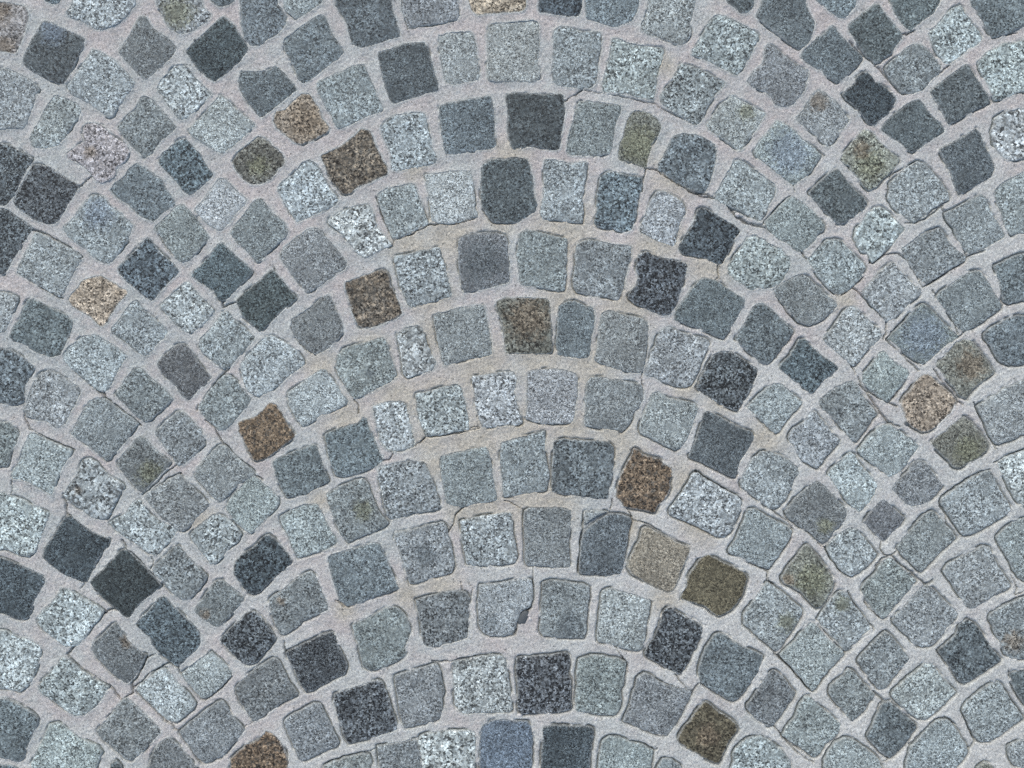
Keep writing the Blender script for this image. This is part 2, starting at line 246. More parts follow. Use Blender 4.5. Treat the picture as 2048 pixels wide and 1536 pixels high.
M k2f|47,39 51,37 57,41 64,47 72,51 80,54 79,59 74,66 70,72 68,78 64,85 60,86 54,83 45,79 37,73 32,68 32,62 37,55 41,48
M k2f|-4,66 5,69 14,73 23,77 32,81 33,86 30,90 26,98 24,104 21,111 17,114 11,112 4,109 -4,108
M w7c|97,27 102,25 106,30 110,36 116,40 122,43 130,46 128,51 124,56 119,62 114,67 108,64 103,60 97,56 91,53 85,48 80,42 84,39 90,37 94,32
M w7c|152,39 158,36 164,37 170,42 174,47 177,51 174,56 168,61 163,67 158,72 154,72 150,67 145,61 141,56 139,51 143,46
M T1f|89,62 93,62 98,67 105,73 112,81 118,88 113,93 105,99 99,105 95,112 91,111 87,107 82,103 75,97 69,91 66,86 71,80 78,73
M w5c|127,60 131,59 136,65 141,71 146,76 151,81 150,86 145,92 139,98 134,99 128,95 122,90 117,85 112,78 113,73 119,68
M g8c|45,90 50,91 57,95 64,99 71,103 76,107 73,112 68,118 63,125 57,132 49,133 45,131 40,127 36,124 30,119 27,113 31,106 39,100
M w4f n@-.6,.5,.3|158,85 163,84 168,88 174,93 178,97 176,102 171,108 166,113 160,118 156,118 150,114 144,109 142,106 146,101 151,93
N k2c|-11,72 -6,65 2,60 9,53 14,51 19,54 24,60 29,66 31,70 28,74 21,80 14,86 7,93 2,95 -2,93 -7,87 -12,80
M k3m|115,98 120,96 124,100 130,106 136,112 142,117 146,122 147,129 144,136 138,140 133,146 129,147 124,143 117,138 112,132 108,126 104,121 99,117 104,110 110,105
Q w4f n@.3,-.5,.3|82,49 86,48 90,54 94,60 100,66 107,71 105,77 101,83 97,89 93,92 86,88 79,81 72,74 67,67 69,61 75,56
M K2c|180,109 184,107 189,109 194,115 199,121 202,127 198,132 193,138 188,144 184,146 177,145 172,140 166,134 161,128 166,122 173,115
Q g8c|-4,51 4,53 13,57 22,60 30,65 30,72 28,79 25,87 20,94 14,98 6,96 -4,94
N g7m|22,38 30,33 38,29 48,28 51,32 55,40 59,47 63,53 63,57 57,62 48,64 40,67 35,68 32,63 29,56 26,49 23,43
N g4m|57,67 65,64 76,61 88,57 95,57 98,63 101,71 104,79 107,86 109,90 102,93 92,96 80,101 71,103 66,99 63,92 60,83 58,75
N w5m d@0,.1,.45|106,50 113,48 123,46 132,43 141,42 144,46 145,52 147,58 148,65 149,73 147,79 140,81 131,83 123,86 117,87 115,81 112,72 109,62 106,55
N w6c|154,41 165,38 178,36 190,35 192,41 192,49 194,57 195,66 194,71 185,73 173,74 163,74 159,72 157,64 155,54
O g5f|18,33 24,31 33,31 44,31 52,33 52,40 51,50 50,60 51,70 51,75 42,75 30,74 20,74 18,70 18,60 18,50 17,42
N w5m n@-.6,-.1,.2|14,98 20,94 28,88 36,81 44,78 48,81 51,88 54,96 57,103 57,106 50,109 42,113 34,119 26,124 22,124 19,118 16,110 14,103
N g5m|75,117 80,114 90,110 100,104 106,104 111,107 115,112 117,119 118,124 115,129 113,134 114,138 112,141 105,145 96,149 88,150 83,147 81,141 79,132 76,124
N w4c|121,99 130,96 140,93 150,92 158,93 161,97 160,106 160,116 159,126 152,129 144,131 135,133 128,132 125,127 125,118 123,108
O w6f d@-.5,.6,.35|-15,88 -5,87 5,85 15,83 23,84 24,91 24,98 22,104 16,107 13,112 11,120 9,124 2,125 -8,125 -12,123 -15,118 -16,108 -16,97
R K2f|26,69 34,65 44,60 52,56 60,54 63,57 64,63 67,69 70,75 71,80 69,85 62,88 53,93 46,97 41,98 37,93 34,86 31,79 28,74
O w5f|61,34 70,33 78,34 71,38 66,41 62,44
O b3f|62,48 68,43 74,39 80,35 88,36 95,38 96,41 94,48 93,57 91,66 90,74 88,80 80,81 68,80 58,79 58,70 59,60 60,53
O u5f|104,47 107,45 113,48 121,52 130,57 138,60 139,63 136,70 133,77 131,84 127,92 122,93 116,91 110,88 103,84 96,80 93,75 94,70 98,62 102,54
O v3f|147,68 152,66 157,68 164,71 172,75 178,78 181,82 180,88 178,94 174,101 170,106 164,109 159,111 154,107 149,103 141,101 133,98 133,95 136,89 138,81 142,74
P g6f|2,33 8,32 14,36 22,40 30,44 35,48 34,52 31,58 27,64 22,70 18,76 12,74 4,71 -4,67 -11,64 -11,61 -7,55 -3,47 0,40
O w5f d@.2,.5,.5|31,86 38,84 48,85 60,87 65,89 65,96 64,104 63,113 63,122 61,126 52,127 40,126 32,125 29,120 30,110 30,100 31,92
O W7m|75,92 80,90 88,92 98,95 107,98 110,100 109,108 107,117 106,126 104,134 99,136 90,134 79,131 72,129 71,124 72,115 73,104
S K2c|120,38 124,36 129,39 137,44 145,47 148,50 147,56 144,64 140,72 136,79 132,85 126,83 117,78 108,73 106,70 109,63 114,56 117,48
S g4m|156,57 160,55 165,56 171,61 179,65 186,68 192,71 191,77 189,84 184,90 180,96 175,102 170,105 165,103 159,99 151,94 146,90 145,83 147,74 150,66
P w4f|98,28 102,26 107,29 112,34 117,38 115,43 110,48 105,53 101,55 97,52 92,47 87,42 91,36
P w4f o@.3,.5,.35|42,20 48,15 54,12 59,16 65,22 70,27 75,32 75,38 71,44 66,49 62,54 58,57 53,54 48,49 40,45 34,40 30,34 35,27
P w6m|145,24 155,17 165,10 173,6 180,4 183,9 186,16 190,23 195,31 193,35 185,41 176,46 168,50 160,51 156,46 152,40 148,34 144,30
P g5f|128,40 134,35 139,33 143,37 147,43 152,48 155,53 151,57 145,62 140,68 134,74 130,78 126,76 121,71 115,65 112,60 116,54 122,47
P g7m|71,49 78,46 83,47 88,53 93,59 97,65 94,70 89,75 83,79 78,81 72,78 68,73 64,68 61,62 62,57
P o4m o@.1,.1,.7 n@-.8,.1,.3|42,61 46,58 50,62 55,68 60,75 64,81 66,86 64,92 60,99 56,104 52,104 47,99 42,94 36,90 29,87 27,83 30,77 36,70
P w6m|148,73 157,68 166,63 175,59 180,61 183,68 187,76 192,83 195,88 192,91 184,95 174,101 166,105 162,104 159,98 155,92 150,84 146,78
P g5m|100,72 105,68 109,69 114,74 120,79 126,84 122,90 116,97 110,103 105,110 101,112 97,109 92,103 88,97 86,91 89,85 96,79
P g6f|184,53 190,47 197,41 205,39 212,38 212,84 206,85 201,82 197,76 193,68 188,60
P W6m o@.5,.2,.4|13,90 17,86 21,88 28,93 35,99 42,105 42,109 39,115 35,121 31,127 27,133 23,136 18,132 12,127 5,121 0,116 0,108 5,102
P W6m o@-.1,-.7,.4|63,98 69,93 75,93 78,98 82,104 87,110 92,117 93,120 88,124 83,129 78,134 74,136 69,131 63,125 58,119 54,113 57,107
P w6m|129,90 134,88 140,92 147,99 153,104 157,109 155,114 149,119 144,126 139,131 131,133 124,131 118,125 113,119 109,115 110,110 116,105 122,97
P w5m n@-.3,.5,.4|180,109 190,103 200,98 212,92 212,140 202,142 195,141 190,137 187,130 183,122 179,114
T g7f|46,49 50,47 54,50 59,56 65,62 71,67 73,70 68,76 62,82 57,88 53,94 50,97 46,93 41,87 35,80 29,74 26,71 31,66 38,59
T g5m|97,59 103,54 107,56 112,62 117,68 121,73 118,77 113,82 109,88 104,94 99,96 94,91 89,85 86,79 83,75 88,68
T g3c|157,48 163,45 169,48 174,54 178,61 183,68 188,74 184,78 176,83 168,88 161,92 157,90 153,83 148,76 142,68 149,61 155,56
Q g6c|46,72 51,75 57,80 64,85 72,90 80,94 77,99 73,105 68,110 62,115 55,115 49,112 43,108 37,103 31,100 28,95 32,88 39,81
Q g7m|117,81 121,81 126,86 131,92 137,98 143,106 141,111 135,116 129,121 124,119 117,114 110,107 104,101 100,96 104,91 110,87
Q g6f|150,71 155,69 160,73 165,78 170,83 168,88 162,94 156,99 150,103 147,102 142,97 136,90 133,85 138,80
R w4m|-11,95 -6,90 0,84 8,78 17,73 21,75 24,81 28,89 33,96 35,100 28,104 20,109 12,114 5,119 2,119 -3,112 -8,104
Q g4m|-4,101 5,103 14,107 21,111 28,117 27,123 24,130 20,138 17,147 13,149 5,147 -4,145
Q W5m|88,105 92,102 97,105 103,111 109,117 114,122 118,127 114,132 108,138 102,144 96,148 91,147 86,142 79,136 73,131 71,126 77,119 83,112
Q w5f|158,106 162,104 166,109 170,116 175,121 179,125 176,130 170,137 163,145 155,149 149,150 145,147 140,140 135,133 131,127 137,122 145,115 152,110
Q g7m|36,122 42,120 48,123 55,129 63,134 70,137 75,142 73,147 70,154 68,160 30,162 24,158 23,150 28,139 33,129
Q w4f|118,134 124,131 129,135 135,142 141,149 145,155 140,162 112,162 105,158 108,150 113,141
Q g3m|81,151 85,148 89,153 93,162 77,162
R N3c|-14,147 -8,141 -2,136 4,134 9,130 12,126 17,129 22,134 26,140 28,147 28,160 -10,162 -14,155
Q k3m|-4,151 8,151 14,154 12,162 -4,162
R K2c|62,99 72,96 84,92 93,89 97,91 99,97 102,104 104,112 107,119 108,125 104,127 95,130 84,133 72,136 69,131 66,122 63,112 61,105
R w5m|106,86 115,83 126,80 136,77 139,81 140,89 142,97 141,104 140,112 139,117 133,120 124,122 114,124 111,121 110,114 108,105 107,96
R W7c|149,75 158,74 168,72 175,71 184,71 187,76 189,85 190,94 191,104 192,111 187,113 174,113 160,114 153,113 150,108 149,98 148,86
R w5m|25,119 31,114 39,110 47,106 51,107 55,114 59,121 62,128 65,135 63,138 55,141 47,145 40,148 36,147 33,140 29,131 26,124
S K2c|12,73 22,72 35,71 49,69 51,74 51,82 52,91 52,101 52,110 47,112 36,113 24,114 15,114 13,110 13,98 12,85
S B4f|-13,122 -6,119 3,118 12,119 20,120 23,124 24,133 23,145 24,162 -14,162 -15,148 -15,136
R W7C|124,130 135,127 148,126 160,126 165,129 165,140 164,160 130,162 126,155 125,145 123,136
R w5m|93,138 102,136 113,134 121,132 123,138 125,148 126,160 98,162 95,152
R w5m|54,152 62,148 72,145 82,143 87,144 89,150 90,162 52,162
S g5m|58,74 66,71 76,72 86,73 92,77 91,85 90,94 89,103 87,111 84,115 75,115 63,113 56,112 55,104 56,94 56,84
S w5f|100,88 106,84 112,87 118,91 127,94 135,96 140,98 138,104 134,111 130,119 126,126 122,130 115,129 106,126 97,122 90,119 92,114 95,107 97,98
S k2f|32,124 40,122 52,123 64,123 68,125 68,135 66,146 65,162 30,162 30,150 31,136
S v3c n@0,.1,.5|145,109 150,105 155,107 160,112 167,116 172,121 174,126 170,131 166,137 163,144 160,150 155,149 147,145 138,140 131,135 130,131 134,124 140,117
S g6f|75,134 80,130 87,131 95,134 105,137 112,141 111,148 108,162 70,162 72,150 73,142
S g5m|114,155 119,147 125,147 133,152 138,162 112,162
T g6c|-8,142 -2,135 4,131 12,130 20,134 28,141 34,148 36,162 -8,162 -10,152
T w4m|16,86 21,82 26,84 31,90 35,95 38,98 35,103 30,110 25,117 21,122 17,123 12,120 6,115 2,110 2,107 6,103 10,96
T g6m|44,102 48,101 53,106 59,111 65,116 70,121 70,126 65,132 59,136 56,142 51,146 47,143 41,138 34,134 28,130 31,124 37,116 40,108
T g5m|72,86 76,81 80,83 85,89 90,94 95,99 94,103 90,109 84,115 79,119 75,115 70,109 65,104 62,98 63,93
T g7m|128,81 133,76 138,77 142,83 146,88 151,94 155,98 150,103 144,109 138,114 132,118 126,117 119,112 112,106 108,101 109,97 116,90
T g4m|101,107 106,105 112,109 118,115 124,120 126,124 122,130 117,137 112,142 107,146 102,144 97,139 92,134 90,130 94,122 97,114
T g6m|163,105 172,97 180,92 187,91 191,97 196,105 201,112 204,117 200,120 193,125 187,130 180,134 173,134 168,130 164,121 160,112
T g3m|194,84 203,82 212,80 212,112 206,108 200,100 196,92
T g6f|137,122 143,118 149,118 154,123 158,130 162,136 164,142 160,148 155,154 150,162 120,162 118,150 122,138 130,130
T g6f|66,135 73,131 79,132 86,137 94,143 101,149 104,162 60,162 58,148 61,142
T g6f|193,137 202,133 212,131 212,152 203,154 197,151 194,145
T o5m|170,154 176,149 182,152 186,162 166,162
"""
# open cracks: tile, width | points
CRACKS = """
G 4|138,23 144,25 150,27 157,28 164,31
G 9|167,33 170,37 174,42 180,46 187,48 193,49
G 4|192,47 198,41 204,33 209,29
C 3|47,74 53,70 60,66
C 2|62,66 75,68 90,71 104,74 112,75 120,80 128,84 136,88 142,91
C 3|106,123 114,124 122,130 130,135 140,140 150,142 156,144
C 2|107,123 105,132 104,140
F 3|92,27 97,42 101,50 105,60 103,63
F 3|105,59 115,55 124,51 132,47 147,47 157,45 166,42
G 2|159,77 160,84 158,88
B 2|113,14 115,21 126,19 140,17 151,14
J 2|76,58 79,62 79,68
J 2|103,96 110,95 119,93 126,88 129,85 142,84 156,82 168,79
J 2|97,103 102,102 104,97
J 2|160,80 167,78 166,70
K 2|32,81 32,76
K 3|104,38 104,44 105,52
J 2|100,102 97,103
N 3|156,31 150,37 149,43 145,49
O 2|3,26 10,29 17,33 18,42
O 2|81,33 82,25
O 2|90,28 95,35 97,40 108,43 118,48
O 3|143,4 150,9 160,15 170,21 177,26
O 4|57,78 58,66 59,53 61,40 61,34
O 2|25,70 24,78 24,88 24,96
O 6|22,104 18,110 14,117 11,124
O 2|166,64 172,67 182,72 190,75 195,78
P 3|10,72 17,78 18,84 22,88
P 3|18,77 22,70 28,63 34,55 35,47
O 3|196,78 195,84 198,86
S 3|84,65 88,71 92,77 94,84
S 3|108,87 116,91 126,93 134,96 141,97 138,103 132,112 127,122 122,130 114,130
S 3|128,85 132,90 136,95
S 4|141,97 145,92
S 3|97,135 106,136 112,141 115,139
M 3|49,29 48,36 53,38
M 3|8,11 9,16 8,21
M 3|46,24 49,29
M 4|89,55 91,58 92,62 102,70 110,79 118,88
M 3|111,67 112,72 110,76
M 4|49,138 55,132 62,124 68,115 73,110 80,106 88,105
M 2|59,90 63,86 66,80
Q 4|49,70 54,76 64,83 74,90 82,95 85,100 90,104 97,99 96,92 101,86 107,73 114,70
Q 4|99,97 105,103 113,111 122,120 130,126 138,136 143,146 147,151
Q 3|128,121 135,115 143,107
Q 4|97,95 104,90 110,84 118,80 123,77
Q 3|124,77 130,80 133,86
Q 3|147,103 150,104 158,98 166,90
Q 2|172,120 178,124 182,122 186,119
R 3|24,57 25,66 28,72
R 3|68,120 69,134
R 3|54,152 68,146 84,142 93,139 104,136 118,134
R 3|92,135 94,146 97,155
R 3|133,75 138,76 149,75 165,72
N 2|150,80 154,85 155,92
N 2|160,85 163,90 162,96
N 2|69,104 62,99
H 4|16,50 11,47 4,46 0,44
H 3|15,47 22,39 28,31 34,26
H 4|42,67 47,73 56,86 66,98 70,100 78,94 87,86
H 3|79,93 88,101 97,111 104,117 104,126 102,131
H 3|92,75 97,73 104,69 112,68 118,72 126,84 131,93
H 4|118,46 126,46 134,42 146,33
H 4|131,93 137,90 148,83 160,75 163,71 176,66
H 3|163,70 160,63 153,50 146,41 145,33
H 3|138,95 142,101 152,115 157,127
H 3|188,105 182,113 170,121 160,127 156,130
H 3|22,95 26,104 34,114 40,119
H 3|104,131 110,125 118,117 130,106
H 3|104,131 112,139 120,147 128,154
H 3|36,17 37,20
H 3|94,74 90,68
L 4|79,34 85,45 92,56 100,68 106,75 114,78
L 3|84,47 90,52 96,55 104,60 112,63
L 3|106,60 112,53 116,46
L 4|139,36 146,46 154,56 160,62
L 3|156,12 152,16
L 3|168,60 174,71 180,84 184,94
L 4|183,104 190,101 200,97 208,94
L 3|144,134 150,126 162,118 172,111 180,109
L 3|5,125 12,130 17,136
P 3|18,30 26,37 33,42 36,47
P 3|100,56 100,62 103,66 108,66 112,63
P 4|96,74 101,68 108,66 116,74 124,80 132,87 138,84
P 4|133,87 128,95 120,104 113,109 110,115
P 3|54,57 60,61 65,70 72,78 80,81
P 3|76,92 80,101 88,112 95,120
P 3|88,100 94,107 100,112 108,106
P 3|158,52 150,47 147,35 143,30
P 3|199,95 205,92 210,90
P 3|195,80 200,90 198,94
T 5|22,70 30,76 38,85 46,94 51,98
T 4|54,48 62,57 70,66 74,69
T 3|74,69 68,76 62,84 52,98
T 4|111,46 117,40 126,30 132,21 138,17
T 5|95,98 102,104 98,110
T 4|121,136 128,130 138,121 147,116 155,122
T 4|160,108 164,122 169,134 164,140
T 4|191,96 198,107 204,116
T 4|146,118 156,128 162,138
T 3|22,123 28,130 36,139 44,146 51,150
T 3|36,138 42,140 46,147
T 3|101,149 106,146 114,139 120,132
T 3|193,82 200,96 208,108
T 3|0,135 6,130 14,131
I 4|76,51 77,57 84,62 92,69 103,77
I 4|54,36 62,44 72,52 77,56
I 4|149,58 156,47 163,40 168,34
I 4|145,62 144,66
I 3|150,73 157,79 163,90 174,101 186,111
I 3|23,80 32,85 45,91 55,95
I 3|18,66 18,72 22,80
I 3|104,128 112,121 122,111 130,105 142,97
I 3|107,130 114,122 124,115 132,112
I 3|160,131 172,121 186,113 192,117
I 3|46,127 48,134 48,141 52,143
I 3|60,137 70,144 78,146
E 4|24,51 36,55 48,62 60,71
E 3|76,5 60,18 58,20
E 2|28,92 37,97 46,101
E 3|163,104 163,108 172,104
E 2|184,81 188,84
F 2|17,76 18,84
F 3|33,130 40,138 48,143
D 4|125,22 120,25 116,25
D 4|96,48 104,56 112,66 116,69 124,68
D 4|77,30 84,38 92,44
D 4|182,28 192,25 200,24
D 3|183,74 190,71 200,68 210,68
D 3|150,48 146,51 142,55
D 3|53,109 59,114
D 3|106,135 108,128 118,122 128,117
D 3|36,135 37,140
"""

# ------------------------------------------------------------------ helpers
rng = np.random.default_rng(7)
random.seed(7)
col = scene.collection
TABLE = rng.random((6, 256, 256))

def vnoise(x, y, size, k=0):
    """smooth value noise, feature size in picture units, 0..1"""
    u, v = np.asarray(x) / size + 31.7 * (k + 1), np.asarray(y) / size + 17.3 * (k + 1)
    i, j = np.floor(u).astype(int), np.floor(v).astype(int)
    f, g = u - i, v - j
    f, g = f * f * (3 - 2 * f), g * g * (3 - 2 * g)
    t = TABLE[k % 6]
    a, b = t[i % 256, j % 256], t[(i + 1) % 256, j % 256]
    c, d = t[i % 256, (j + 1) % 256], t[(i + 1) % 256, (j + 1) % 256]
    return (a * (1 - f) + b * f) * (1 - g) + (c * (1 - f) + d * f) * g

def fbm(x, y, size, k=0, octaves=3):
    s, amp, tot = 0, 1.0, 0
    for o in range(octaves):
        s = s + amp * vnoise(x, y, size / 2 ** o, k + o)
        tot += amp
        amp *= 0.55
    return s / tot

def lin(c):
    c = np.asarray(c, float) / 255.0
    return np.where(c <= 0.04045, c / 12.92, ((c + 0.055) / 1.055) ** 2.4)

TILE = dict(zip("ABCDEFGHIJKLMNOPQRST", [(x, y) for y in (0, 320, 640, 930, 1116) for x in (0, 500, 1000, 1488)]))

def parse(line):
    h, p = line.split('|')
    t = h.split()
    ox, oy = TILE[t[0]]
    a = np.array([[float(v) for v in q.split(',')] for q in p.split()]) * 2.734375 + (ox, oy)
    return t, a

# ------------------------------------------------------------------ colours (surface colours as the daylight shows them, turned into albedo)
LIGHT = np.array(ILLUM)
def albedo(srgb):
    return np.clip(lin(srgb) / LIGHT, 0.01, 0.8)

GREY = {1: 75, 2: 89, 3: 104, 4: 121, 5: 139, 6: 156, 7: 168, 8: 175, 9: 180}
TINT = {'g': (.932, 1.002, 1.04), 'k': (.90, 1.0, 1.062), 'K': (.92, .995, 1.07), 'W': (.945, 1.0, 1.035), 'w': (.94, .998, 1.042),
        'b': (.905, .998, 1.065), 'B': (.87, .98, 1.12), 'T': (.885, 1.005, 1.06), 'o': (.97, 1.005, .975), 'u': (1.02, 1.005, .94), 'v': (.98, .95, .82), 'n': (1.05, .995, .925), 'N': (1.12, .98, .85), 't': (1.055, 1.0, .93), 'r': (.985, .99, 1.02)}
SPECK = {'g': .98, 'k': 1.25, 'K': 1.7, 'W': 1.0, 'w': .98, 'b': 1.1, 'B': 1.0, 'T': 1.1, 'o': 1.0, 'u': .9, 'v': .95, 'n': 1.05, 'N': 1.0, 't': 1.0, 'r': .9}
STAIN = {'o': (112, 116, 99), 'n': (113, 103, 91), 'd': (88, 97, 104), 'b': (118, 132, 149)}
GRAIN = {'f': .0015, 'm': .0020, 'c': .0025, 'C': .0034, 's': .0030}
KIND = {'b': 'blue grey', 'B': 'slate blue', 'T': 'dark teal black', 'o': 'olive stained', 'u': 'greyish tan', 'v': 'olive brown', 'n': 'brown', 'N': 'rusty brown', 't': 'tan', 'r': 'pinkish brown'}

# ------------------------------------------------------------------ materials
def nd(nt, kind, **kw):
    n = nt.nodes.new(kind)
    for k, v in kw.items():
        setattr(n, k, v)
    return n

def mth(nt, op, a, b=None, c=None, clamp=False):
    n = nt.nodes.new("ShaderNodeMath")
    n.operation = op
    n.use_clamp = clamp
    for i, v in enumerate((a, b, c)):
        if v is None:
            continue
        if isinstance(v, (int, float)):
            n.inputs[i].default_value = v
        else:
            nt.links.new(v, n.inputs[i])
    return n.outputs[0]

def mix(nt, fac, a, b, mode='MIX'):
    n = nt.nodes.new("ShaderNodeMix")
    n.data_type = 'RGBA'
    n.blend_type = mode
    for key, v in ((0, fac), (6, a), (7, b)):
        s = n.inputs[key]
        if isinstance(v, (int, float)):
            s.default_value = v
        elif isinstance(v, (tuple, list, np.ndarray)):
            s.default_value = (*[float(q) for q in v[:3]], 1)
        else:
            nt.links.new(v, s)
    return n.outputs[2]

def ramp(nt, fac, stops, interp='LINEAR'):
    n = nt.nodes.new("ShaderNodeValToRGB")
    n.color_ramp.interpolation = interp
    el = n.color_ramp.elements
    while len(el) < len(stops):
        el.new(0.5)
    for e, (p, v) in zip(el, stops):
        e.position = p
        e.color = (v, v, v, 1)
    nt.links.new(fac, n.inputs[0])
    return n.outputs[0]

def granite(name, size, per_object=True, blotch=False):
    m = bpy.data.materials.new(name)
    m.use_nodes = True
    nt = m.node_tree
    bsdf = nt.nodes["Principled BSDF"]
    L = nt.links
    tc = nd(nt, "ShaderNodeTexCoord")
    oi = nd(nt, "ShaderNodeObjectInfo")
    off = nd(nt, "ShaderNodeVectorMath", operation='SCALE')
    off.inputs[0].default_value = (13.0, 7.0, 5.0)
    L.new(oi.outputs["Random"], off.inputs["Scale"])
    add = nd(nt, "ShaderNodeVectorMath", operation='ADD')
    L.new(tc.outputs["Object"], add.inputs[0])
    L.new(off.outputs[0], add.inputs[1])
    P = add.outputs[0]
    # crystals: cells pushed out of shape by noise
    wob = nd(nt, "ShaderNodeTexNoise")
    wob.inputs["Scale"].default_value = 1.0 / size
    wob.inputs["Detail"].default_value = 2
    L.new(P, wob.inputs["Vector"])
    ws = nd(nt, "ShaderNodeVectorMath", operation='MULTIPLY_ADD')
    L.new(wob.outputs["Color"], ws.inputs[0])
    ws.inputs[1].default_value = (size * 1.6,) * 3
    L.new(P, ws.inputs[2])
    vor = nd(nt, "ShaderNodeTexVoronoi", feature='F1')
    vor.inputs["Scale"].default_value = 1.0 / size
    L.new(ws.outputs[0], vor.inputs["Vector"])
    sep = nd(nt, "ShaderNodeSeparateColor")
    L.new(vor.outputs["Color"], sep.inputs[0])
    cell = ramp(nt, sep.outputs[0], [(0.0, .22), (.16, .36), (.34, .76), (.62, 1.14), (.82, 1.5), (1.0, 2.0)])
    fine = nd(nt, "ShaderNodeTexNoise")
    fine.inputs["Scale"].default_value = 1.4 / size
    fine.inputs["Detail"].default_value = 4
    fine.inputs["Roughness"].default_value = .75
    L.new(P, fine.inputs["Vector"])
    fin = ramp(nt, fine.outputs[0], [(.28, .45), (.5, 1.0), (.72, 1.6)])
    big = nd(nt, "ShaderNodeTexNoise")
    big.inputs["Scale"].default_value = 20
    big.inputs["Detail"].default_value = 3
    L.new(P, big.inputs["Vector"])
    bg_ = ramp(nt, big.outputs[0], [(.3, .80), (.7, 1.20)])
    patch = nd(nt, "ShaderNodeTexNoise")
    patch.inputs["Scale"].default_value = .22 / size
    patch.inputs["Detail"].default_value = 2
    L.new(P, patch.inputs["Vector"])
    pt = ramp(nt, patch.outputs[0], [(.3, .84), (.7, 1.17)])
    f = mth(nt, 'MULTIPLY', mth(nt, 'MULTIPLY', cell, fin), pt)
    if per_object:
        base, con = oi.outputs["Color"], oi.outputs["Alpha"]
    else:
        at = nd(nt, "ShaderNodeAttribute", attribute_name="stone_color")
        base, con = at.outputs["Color"], .85
    # contrast around 1, per stone, weaker where the face is worn or dusty
    wear = nd(nt, "ShaderNodeTexNoise")
    wear.inputs["Scale"].default_value = 42
    wear.inputs["Detail"].default_value = 3
    L.new(P, wear.inputs["Vector"])
    con = mth(nt, 'MULTIPLY', con, ramp(nt, wear.outputs[0], [(.34, .5), (.5, .95), (.66, 1.0)]))
    con = mth(nt, 'MULTIPLY', con, 1.08)
    v2 = nd(nt, "ShaderNodeTexVoronoi", feature='F1')
    v2.inputs["Scale"].default_value = .42 / size
    L.new(ws.outputs[0], v2.inputs["Vector"])
    s2 = nd(nt, "ShaderNodeSeparateColor")
    L.new(v2.outputs["Color"], s2.inputs[0])
    f = mth(nt, 'MULTIPLY', f, ramp(nt, s2.outputs[0], [(0, .66), (.25, .9), (.75, 1.1), (1.0, 1.32)]))
    f = mth(nt, 'MAXIMUM', mth(nt, 'MULTIPLY_ADD', mth(nt, 'SUBTRACT', f, 1.0), con, 1.0), .16)
    f = mth(nt, 'MULTIPLY', f, bg_)
    c = base
    if per_object:
        for k in ("a", "b"):                     # lichen, rust and soot patches, each where it sits on its stone
            sp = nd(nt, "ShaderNodeAttribute", attribute_type='OBJECT', attribute_name="stain_place_" + k)
            sc = nd(nt, "ShaderNodeAttribute", attribute_type='OBJECT', attribute_name="stain_color_" + k)
            s3 = nd(nt, "ShaderNodeSeparateXYZ")
            L.new(sp.outputs["Vector"], s3.inputs[0])
            o3 = nd(nt, "ShaderNodeSeparateXYZ")
            L.new(tc.outputs["Object"], o3.inputs[0])
            dx = mth(nt, 'SUBTRACT', o3.outputs[0], s3.outputs[0])
            dy = mth(nt, 'SUBTRACT', o3.outputs[1], s3.outputs[1])
            r = mth(nt, 'SQRT', mth(nt, 'ADD', mth(nt, 'MULTIPLY', dx, dx), mth(nt, 'MULTIPLY', dy, dy)))
            r = mth(nt, 'DIVIDE', r, mth(nt, 'MAXIMUM', s3.outputs[2], 1e-5))
            sn = nd(nt, "ShaderNodeTexNoise")
            sn.inputs["Scale"].default_value = 130
            sn.inputs["Detail"].default_value = 5
            sn.inputs["Roughness"].default_value = .7
            L.new(P, sn.inputs["Vector"])
            r = mth(nt, 'ADD', r, mth(nt, 'MULTIPLY', mth(nt, 'SUBTRACT', sn.outputs[0], .5), 2.4))
            msk = mth(nt, 'MULTIPLY', mth(nt, 'SUBTRACT', 1.1, r), 1.7, clamp=True)
            msk = mth(nt, 'MULTIPLY', msk, .68)
            c = mix(nt, msk, c, sc.outputs["Color"])
    if blotch:                                   # rusty stones carry near-black mineral patches
        bn = nd(nt, "ShaderNodeTexNoise")
        bn.inputs["Scale"].default_value = 150
        bn.inputs["Detail"].default_value = 4
        bn.inputs["Roughness"].default_value = .65
        L.new(P, bn.inputs["Vector"])
        c = mix(nt, ramp(nt, bn.outputs[0], [(.47, 0.0), (.60, .8)]), c, albedo((66, 68, 68)))
        c = mix(nt, ramp(nt, bn.outputs[0], [(.36, .55), (.46, 0.0)]), c, albedo((146, 136, 122)))
    # cement film left on the rim of the stone
    if per_object:
        rim = nd(nt, "ShaderNodeAttribute", attribute_name="rim")
        rn = nd(nt, "ShaderNodeTexNoise")
        rn.inputs["Scale"].default_value = 210
        rn.inputs["Detail"].default_value = 4
        rn.inputs["Roughness"].default_value = .7
        L.new(P, rn.inputs["Vector"])
        rm = mth(nt, 'SUBTRACT', mth(nt, 'ADD', rim.outputs["Fac"], rn.outputs[0]), .86)
        rm = mth(nt, 'MULTIPLY', mth(nt, 'MULTIPLY', rm, 2.6, clamp=True), .62)
        c = mix(nt, rm, c, albedo((164, 169, 175)))
        f = mth(nt, 'ADD', mth(nt, 'MULTIPLY', f, mth(nt, 'SUBTRACT', 1.0, rm)), rm)
    # crystals differ a little in hue as well
    hue = mix(nt, sep.outputs[1], (1.025, 1.0, .97), (.975, 1.0, 1.03))
    c = mix(nt, 1.0, c, hue, 'MULTIPLY')
    gf = nd(nt, "ShaderNodeCombineColor")
    for i in range(3):
        L.new(f, gf.inputs[i])
    c = mix(nt, 1.0, c, gf.outputs[0], 'MULTIPLY')
